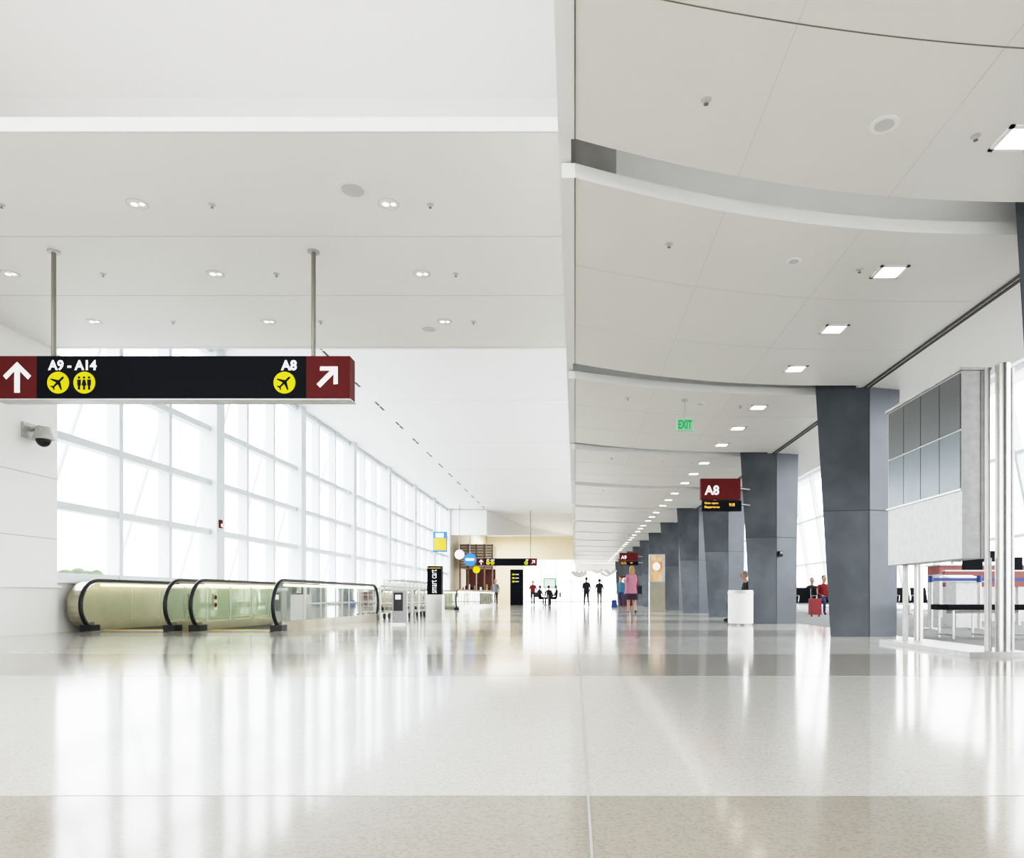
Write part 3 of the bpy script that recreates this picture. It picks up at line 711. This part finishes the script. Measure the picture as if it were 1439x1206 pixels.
    if coat: lathe([(1.42, .12, .1, 0), (1.36, .21, .13, 0), (1.2, .2, .15, 0), (1.05, .17, .14, 0), (.9, .2, .18, 0), (.74, .23, .21, 0)], coat)
    elif pose != 'sit': lathe([(1.36, .17, .115, 0), (1.2, .175, .135, 0), (1.05, .165, .13, 0), (.88, .175, .14, 0)], top)
    if bag == 'shoulder':
        b.box(.2, .34, -.14, .16, .72, 1.02, 'black'); b.tube([(.27, -.1, 1.0), (.17, -.05, 1.47), (.27, .12, 1.0)], .012, 'black', 6)
    if bag == 'backpack': b.ball((0, -.2, 1.2), (.15, .1, .22), 'bag', 12, 8)
    ob = b.obj(loc); ob.scale = (s, s, s); ob.rotation_euler = (0, 0, rz)
    # rest on floor
    zmin = min(v.co.z for v in ob.data.vertices) * s; ob.location.z = loc[2] - zmin
    return ob
C = lambda n, c: M.setdefault(n, mat(n, c, .8, noise=.15, nscale=8, spec=.2))
C('pink', (.45, .19, .26)); C('navy', (.01, .012, .022)); C('charcoal', (.012, .012, .015)); C('denim', (.03, .05, .12)); C('khaki', (.14, .12, .09)); C('blond', (.38, .23, .1)); C('brownhair', (.04, .02, .01)); C('greyhair', (.2, .19, .18)); C('floral', (.025, .014, .025)); C('teal', (.05, .16, .25)); C('redshirt', (.18, .013, .013)); C('greyshirt', (.16, .17, .18))
person((2.06, 25.8, 0), 0.1, 'pink', 'skin', 'blond', pose='walk', H=1.74, skirt='floral', coat='pink', longhair=True, bag='shoulder', legs_skin=True)
person((.66, 41, 0), .15, 'navy', 'navy', 'brownhair', pose='walk', H=1.74)
person((1.48, 43, 0), -.1, 'charcoal', 'khaki', 'brownhair', pose='walk', H=1.7)
person((-2.9, 49, 0), math.pi, 'redshirt', 'charcoal', 'brownhair', pose='walk', H=1.72)
person((2.6, 40, 0), 2.6, 'teal', 'denim', 'brownhair', H=1.7, bag='backpack')
person((2.95, 42, 0), 3.3, 'greyshirt', 'denim', 'brownhair', H=1.65)
person((-5.3, 47.5, 0), 2.8, 'greyshirt', 'charcoal', 'greyhair', H=1.75)
person((4.2, 17.45, 0), math.pi / 2, 'charcoal', 'charcoal', 'greyhair', pose='sit', H=1.6)
def chair(x, y, rz=0):
    b = MB('cafe_chair')
    b.box(-.22, .22, -.22, .22, .41, .45, 'charcoal'); b.box(-.22, .22, -.25, -.21, .55, .88, 'charcoal')
    for sx in (-.2, .2):
        b.cyl((sx, .2, 0), (sx, .2, .41), .015, 'steeld', seg=6); b.cyl((sx, -.23, 0), (sx, -.23, .88), .015, 'steeld', seg=6)
    ob = b.obj((x, y, 0)); ob.rotation_euler = (0, 0, rz)
for x, y, rz, t, hr in ((-2.35, 47, -.8, 'charcoal', 'brownhair'), (-1.75, 47.6, .3, 'charcoal', 'charcoal'), (-1.2, 46.6, 1.4, 'navy', 'brownhair')):
    chair(x, y, rz); person((x, y, 0), rz, t, 'charcoal', hr, pose='sit', H=1.72)
b = MB('cafe_table'); b.cyl((-1.75, 46.3, .7), (-1.75, 46.3, .74), .35, 'charcoal', seg=24); b.cyl((-1.75, 46.3, 0), (-1.75, 46.3, .7), .03, 'steeld'); b.cyl((-1.75, 46.3, 0), (-1.75, 46.3, .03), .24, 'steeld', seg=20); b.obj()
b = MB('blue_tote_bag'); b.hexa([(2.05, 40.2, 0), (2.4, 40.2, 0), (2.4, 40.45, 0), (2.05, 40.45, 0)], [(2.1, 40.25, .42), (2.35, 40.25, .42), (2.35, 40.4, .42), (2.1, 40.4, .42)], 'blue'); b.tube([(2.12, 40.32, .4), (2.15, 40.32, .6), (2.3, 40.32, .6), (2.33, 40.32, .4)], .012, 'blue', 6); b.obj()
person((8.46, 24.22, 0), math.pi, 'redshirt', 'denim', 'brownhair', pose='sit'); person((9.06, 27.22, 0), math.pi, 'charcoal', 'denim', 'greyhair', pose='sit')

# ------------------------------------------------------------ world / lights
w = bpy.data.worlds.new('overcast'); S.world = w; w.use_nodes = True
bg = w.node_tree.nodes['Background']; bg.inputs[0].default_value = (0.98, 0.99, 1.0, 1); bg.inputs[1].default_value = 5.0
def arealamp(name, loc, sx, sy, e, rot=(0, 0, 0), col=(1, .95, .85)):
    ld = bpy.data.lights.new(name, 'AREA'); ld.shape = 'RECTANGLE'; ld.size = sx; ld.size_y = sy; ld.energy = e; ld.color = col
    ob = bpy.data.objects.new(name, ld); S.collection.objects.link(ob); ob.location = loc; ob.rotation_euler = rot; return ob
arealamp('far_fill_light', (-6.2, 66.5, 6.3), 4, 7, 450)  # added fill light to brighten the beige far zone

# ------------------------------------------------------------ camera
cd = bpy.data.cameras.new('camera'); cam = bpy.data.objects.new('camera', cd); S.collection.objects.link(cam)
cam.location = (0, 0, .62); cam.rotation_euler = (math.radians(90), 0, 0)
cd.sensor_fit = 'HORIZONTAL'; cd.sensor_width = 36; cd.lens = 36 * 1000 / 1439
cd.shift_x = -88.5 / 1439; cd.shift_y = 235 / 1439; cd.clip_end = 1000; cd.clip_start = .05
S.camera = cam
